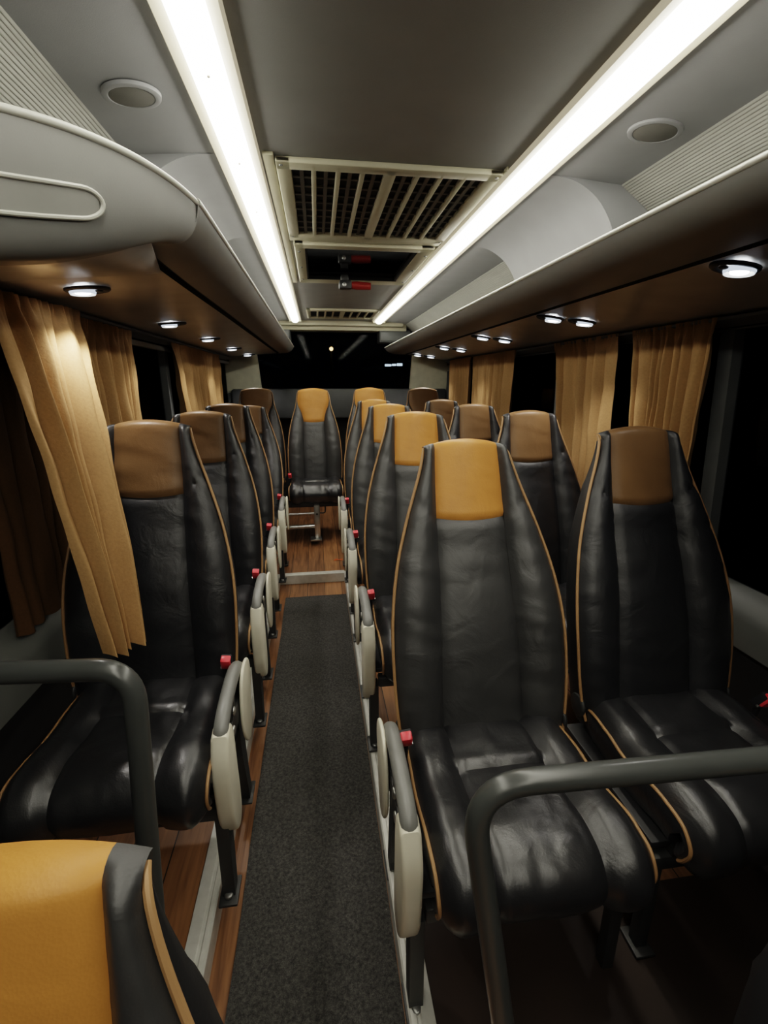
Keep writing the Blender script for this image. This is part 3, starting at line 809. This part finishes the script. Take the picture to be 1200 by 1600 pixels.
rl_ = make_seat('coach_seat', STD, 9.7, arm=1, buckle_side=1, head='brown', body='black_dim')
LEFT = [(-.458, 1.158, POD + .006, 14.5, 'single black leather coach seat with brown headrest behind the long hanging curtain'),
        (-.456, 1.755, POD, 16, 'single black leather coach seat with brown headrest, second along the aisle'),
        (-.464, 2.355, POD, 15, 'single black leather coach seat with brown headrest, third along the aisle'),
        (-.462, 3.0, POD, 25, 'single black leather coach seat tipped far back, last before the rear row')]
for i, (x, y, z, r, lab) in enumerate(LEFT): place(rl_, i, x, y, z, r, lab, 'single seats on the left of the aisle')
# rear row of four, narrower heads
rr = make_seat('bench_seat', REAR, 13.9, arm=0, buckle_side=-1, legs=False, recline=11)
obj('seat_frame', join(rbox(-.19, .19, -.33, -.02, .262, .30, .006)), M['metal_dark'], rr)
REARS = [(-.485, 3.80, .10, 11, 'rear bench seat with brown headrest in the corner beside the single seats'),
         (-.035, 3.72, .095, 10, 'rear seat at the end of the aisle with tan headrest and steel post'),
         (.425, 3.78, .10, 11, 'rear row seat with tan headrest, next to the end-of-aisle seat on the paired side'),
         (.880, 3.80, .10, 11, 'rear row seat with brown headrest in the window corner of the paired side')]
row = [place(rr, i, x, y, z, r, lab, 'rear row seats') for i, (x, y, z, r, lab) in enumerate(REARS)]
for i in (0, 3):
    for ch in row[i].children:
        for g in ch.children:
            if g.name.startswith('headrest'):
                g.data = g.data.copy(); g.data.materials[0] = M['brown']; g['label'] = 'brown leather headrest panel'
rr = row[1]
lg = obj('leg', join(rbox(-.022, .022, -.33, -.30, .012, .285, .004), rbox(-.055, .03, -.37, -.285, .0, .012, .003)), M['steel'], rr)
obj('leg_bolt', disc((0, -.336, .20), .008, 'y', .006, 10), M['metal_dark'], lg)
obj('crossbar', tube([(-.25, -.30, .195), (-.02, -.30, .20)], .009, 10), M['steel'], rr)
obj('crossbar', tube([(-.25, -.29, .09), (-.02, -.29, .095)], .016, 10), M['steel'], rr)
obj('recline_crank', tube(smooth_path([(.02, -.315, .205), (.055, -.315, .205), (.062, -.315, .23), (.062, -.315, .275), (.075, -.315, .285), (.13, -.315, .288)], 4), .005, 8), M['metal_dark'], rr)
# front seats in the lower entry
fs = copy_tree(ra); place(fs, 0, -.252, .080, -.165, 16, 'near black leather seat with shiny tan headrest, cropped at the bottom of the view', 'low front seats')
fs2 = copy_tree(rw); place(fs2, 0, .668, .13, -.405, 16, 'low black leather seat, only its dark top corner showing under the bent handrail', 'low front seats')

# ------------------------------------------------------------------ handrails
def rail(path, label, r=.0168):
    t = empty('handrail', path[-1]); tag(t, label, 'handrail', 'bent handrails at the entry')
    base = Vector(path[-1])
    obj('tube', tube([Vector(p) - base for p in path], r, 20), M['rail'], t)
    e = Vector(path[0]) - base
    d = (Vector(path[1]) - Vector(path[0])).normalized()
    obj('sleeve', tube([e - d * .02, e + d * .05], r * 1.12, 20), M['rail'], t)
    obj('base_flange', tube([Vector((0, 0, 0)), Vector((0, 0, .015))], r * 2, 20), M['rail'], t)
    return t
def bend(a, corner, b, rad, n=10):
    a, c, b = Vector(a), Vector(corner), Vector(b)
    d1 = (a - c).normalized(); d2 = (b - c).normalized()
    p, q = c + d1 * rad, c + d2 * rad
    return [a, a.lerp(p, .5)] + [bez(p, q, c, k / n) for k in range(n + 1)] + [q.lerp(b, .5), b]
rail(bend((.70, .450, .742), (.182, .475, .732), (.275, .385, .05), .085), 'dark grey bent handrail in front of the paired seats')
rail(bend((-.72, .69, .835), (-.290, .655, .835), (-.305, .56, .05), .06), 'dark grey bent handrail in front of the single seats')

# ------------------------------------------------------------------ curtains
def curtain(name, A, B, zt, A2, B2, zb, nf, amp, label, seed=0., hemline=None, group='window curtains', side=1, mat=None):
    """A,B top ends (x,y); A2,B2 hem ends; nf folds"""
    A, B, A2, B2 = [Vector((*p, 0)) for p in (A, B, A2, B2)]
    nu, nv = nf * 16, 46
    rings = []
    for j in range(nv + 1):
        v = j / nv; z = zt + (zb - zt) * v
        e = v ** .85
        a = A.lerp(A2, e); b = B.lerp(B2, e); d = (b - a); L = d.length; dn = d.normalized(); nn = Vector((-dn.y, dn.x, 0)) * side
        ring = []
        for i in range(nu + 1):
            u = i / nu
            uw = u + .030 * sin(2 * pi * (u * 1.7 + seed)) + .022 * sin(2 * pi * (2.9 * u + v * .25 + seed))
            ph = 2 * pi * nf * uw
            am = amp * (.55 + .45 * v) * (.8 + .8 * noise.noise(Vector((u * 7 + seed, v * .9, seed))))
            f = 1.15 - 2.3 * abs(sin(ph / 2)) ** .85 + .18 * sin(ph * .5 + 1.1 + seed)
            head = exp(-(v / .055) ** 2)
            off = am * f * (1 - .5 * head) + head * amp * .35 * sin(2 * pi * nf * 2.5 * u + seed)
            off += .006 * noise.noise(Vector((u * 9, v * 7 + seed, 3)))
            if hemline is not None and abs(v - hemline) < .03: off += .004 * exp(-((v - hemline) / .008) ** 2)
            zz = z + (.008 * noise.noise(Vector((u * 8 + seed, 0, 0))) if j == nv else 0)
            p = a + d * u + nn * off; ring.append(Vector((p.x, p.y, zz)))
        rings.append(ring)
    o = obj(name, loft(rings), mat or M['curtain'])
    return tag(o, label, 'curtain', group)
curtain('curtain', (-.69, 1.14), (-.655, 1.52), 1.443, (-.478, .965), (-.43, 1.035), .675, 6, .031, 'long tan curtain draped in front of the first single seat', .3, side=1)
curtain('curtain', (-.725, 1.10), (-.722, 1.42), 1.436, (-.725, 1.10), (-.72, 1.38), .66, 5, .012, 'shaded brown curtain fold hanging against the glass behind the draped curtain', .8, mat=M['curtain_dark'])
curtain('curtain', (-.712, 1.62), (-.712, 2.06), 1.44, (-.712, 1.64), (-.712, 2.03), .66, 8, .025, 'tan curtain at the window behind the first single seat', 1.7)
curtain('curtain', (-.712, 2.58), (-.712, 3.72), 1.44, (-.712, 2.74), (-.712, 3.66), .66, 15, .025, 'tan curtain gathered at the window beside the third single seat', 2.2)
curtain('curtain', (1.155, 1.29), (1.155, 1.66), 1.43, (1.15, 1.30), (1.155, 1.56), .66, 9, .024, 'tan curtain with narrow pleats behind the foremost window seat', 3.1, side=-1)
curtain('curtain', (1.155, 1.74), (1.155, 2.24), 1.43, (1.15, 1.74), (1.155, 2.06), .66, 6, .029, 'tan curtain with a stitched cross seam beside the second window seat', 4.4, hemline=.27, side=-1)
curtain('curtain', (1.15, 2.70), (1.15, 3.46), 1.43, (1.15, 2.72), (1.15, 3.44), .66, 11, .026, 'wide tan curtain beside the third window seat', 5.2, side=-1)
curtain('curtain', (1.13, 3.48), (1.15, 4.10), 1.43, (1.15, 3.50), (1.15, 4.16), .66, 8, .023, 'rearmost tan curtain nearest the rear window corner', 6.6, side=-1)

# ------------------------------------------------------------------ lighting helpers
w = bpy.data.worlds.new('night'); bpy.context.scene.world = w; w.use_nodes = True
w.node_tree.nodes['Background'].inputs['Color'].default_value = (.02, .025, .04, 1); w.node_tree.nodes['Background'].inputs['Strength'].default_value = .02

# ------------------------------------------------------------------ bring everything to real size
done = set()
for o in list(bpy.data.objects):
    o.location = o.location * S
    if o.type == 'MESH' and o.data.name not in done:
        done.add(o.data.name); o.data.transform(Matrix.Scale(S, 4))
    if o.type == 'LIGHT' and o.data.name not in done:
        done.add(o.data.name); o.data.energy *= S * S

# ------------------------------------------------------------------ camera
cd = bpy.data.cameras.new('camera'); cam = bpy.data.objects.new('camera', cd); C.objects.link(cam)
cd.sensor_fit = 'VERTICAL'; cd.sensor_height = 36.0; cd.lens = 36.0 * F_PX / 1600.0; cd.clip_start = .02; cd.clip_end = 200
a = (495 - 600) / F_PX; b = (800 - 597) / F_PX; n = sqrt(a * a + b * b + 1)
Yc = Vector((a / n, b / n, 1 / n)); Zc = Vector((0, Yc.z, -Yc.y)).normalized()
Xc = Yc.cross(Zc)
if Xc.x < 0: Xc = -Xc
# columns: camera right / up / back, in world axes
R = Matrix(((Xc.x, Xc.y, -Xc.z), (Yc.x, Yc.y, -Yc.z), (Zc.x, Zc.y, -Zc.z)))
cam.matrix_world = Matrix.Translation(Vector((0, 0, H * S))) @ R.to_4x4()
sc = bpy.context.scene; sc.camera = cam
sc.view_settings.view_transform = 'Filmic'; sc.view_settings.look = 'Medium High Contrast'; sc.view_settings.exposure = 0.45
sc.cycles.use_denoising = True; sc.cycles.max_bounces = 8; sc.cycles.diffuse_bounces = 4; sc.cycles.glossy_bounces = 4; sc.cycles.sample_clamp_indirect = 6.0
sc.cycles.caustics_reflective = False; sc.cycles.caustics_refractive = False
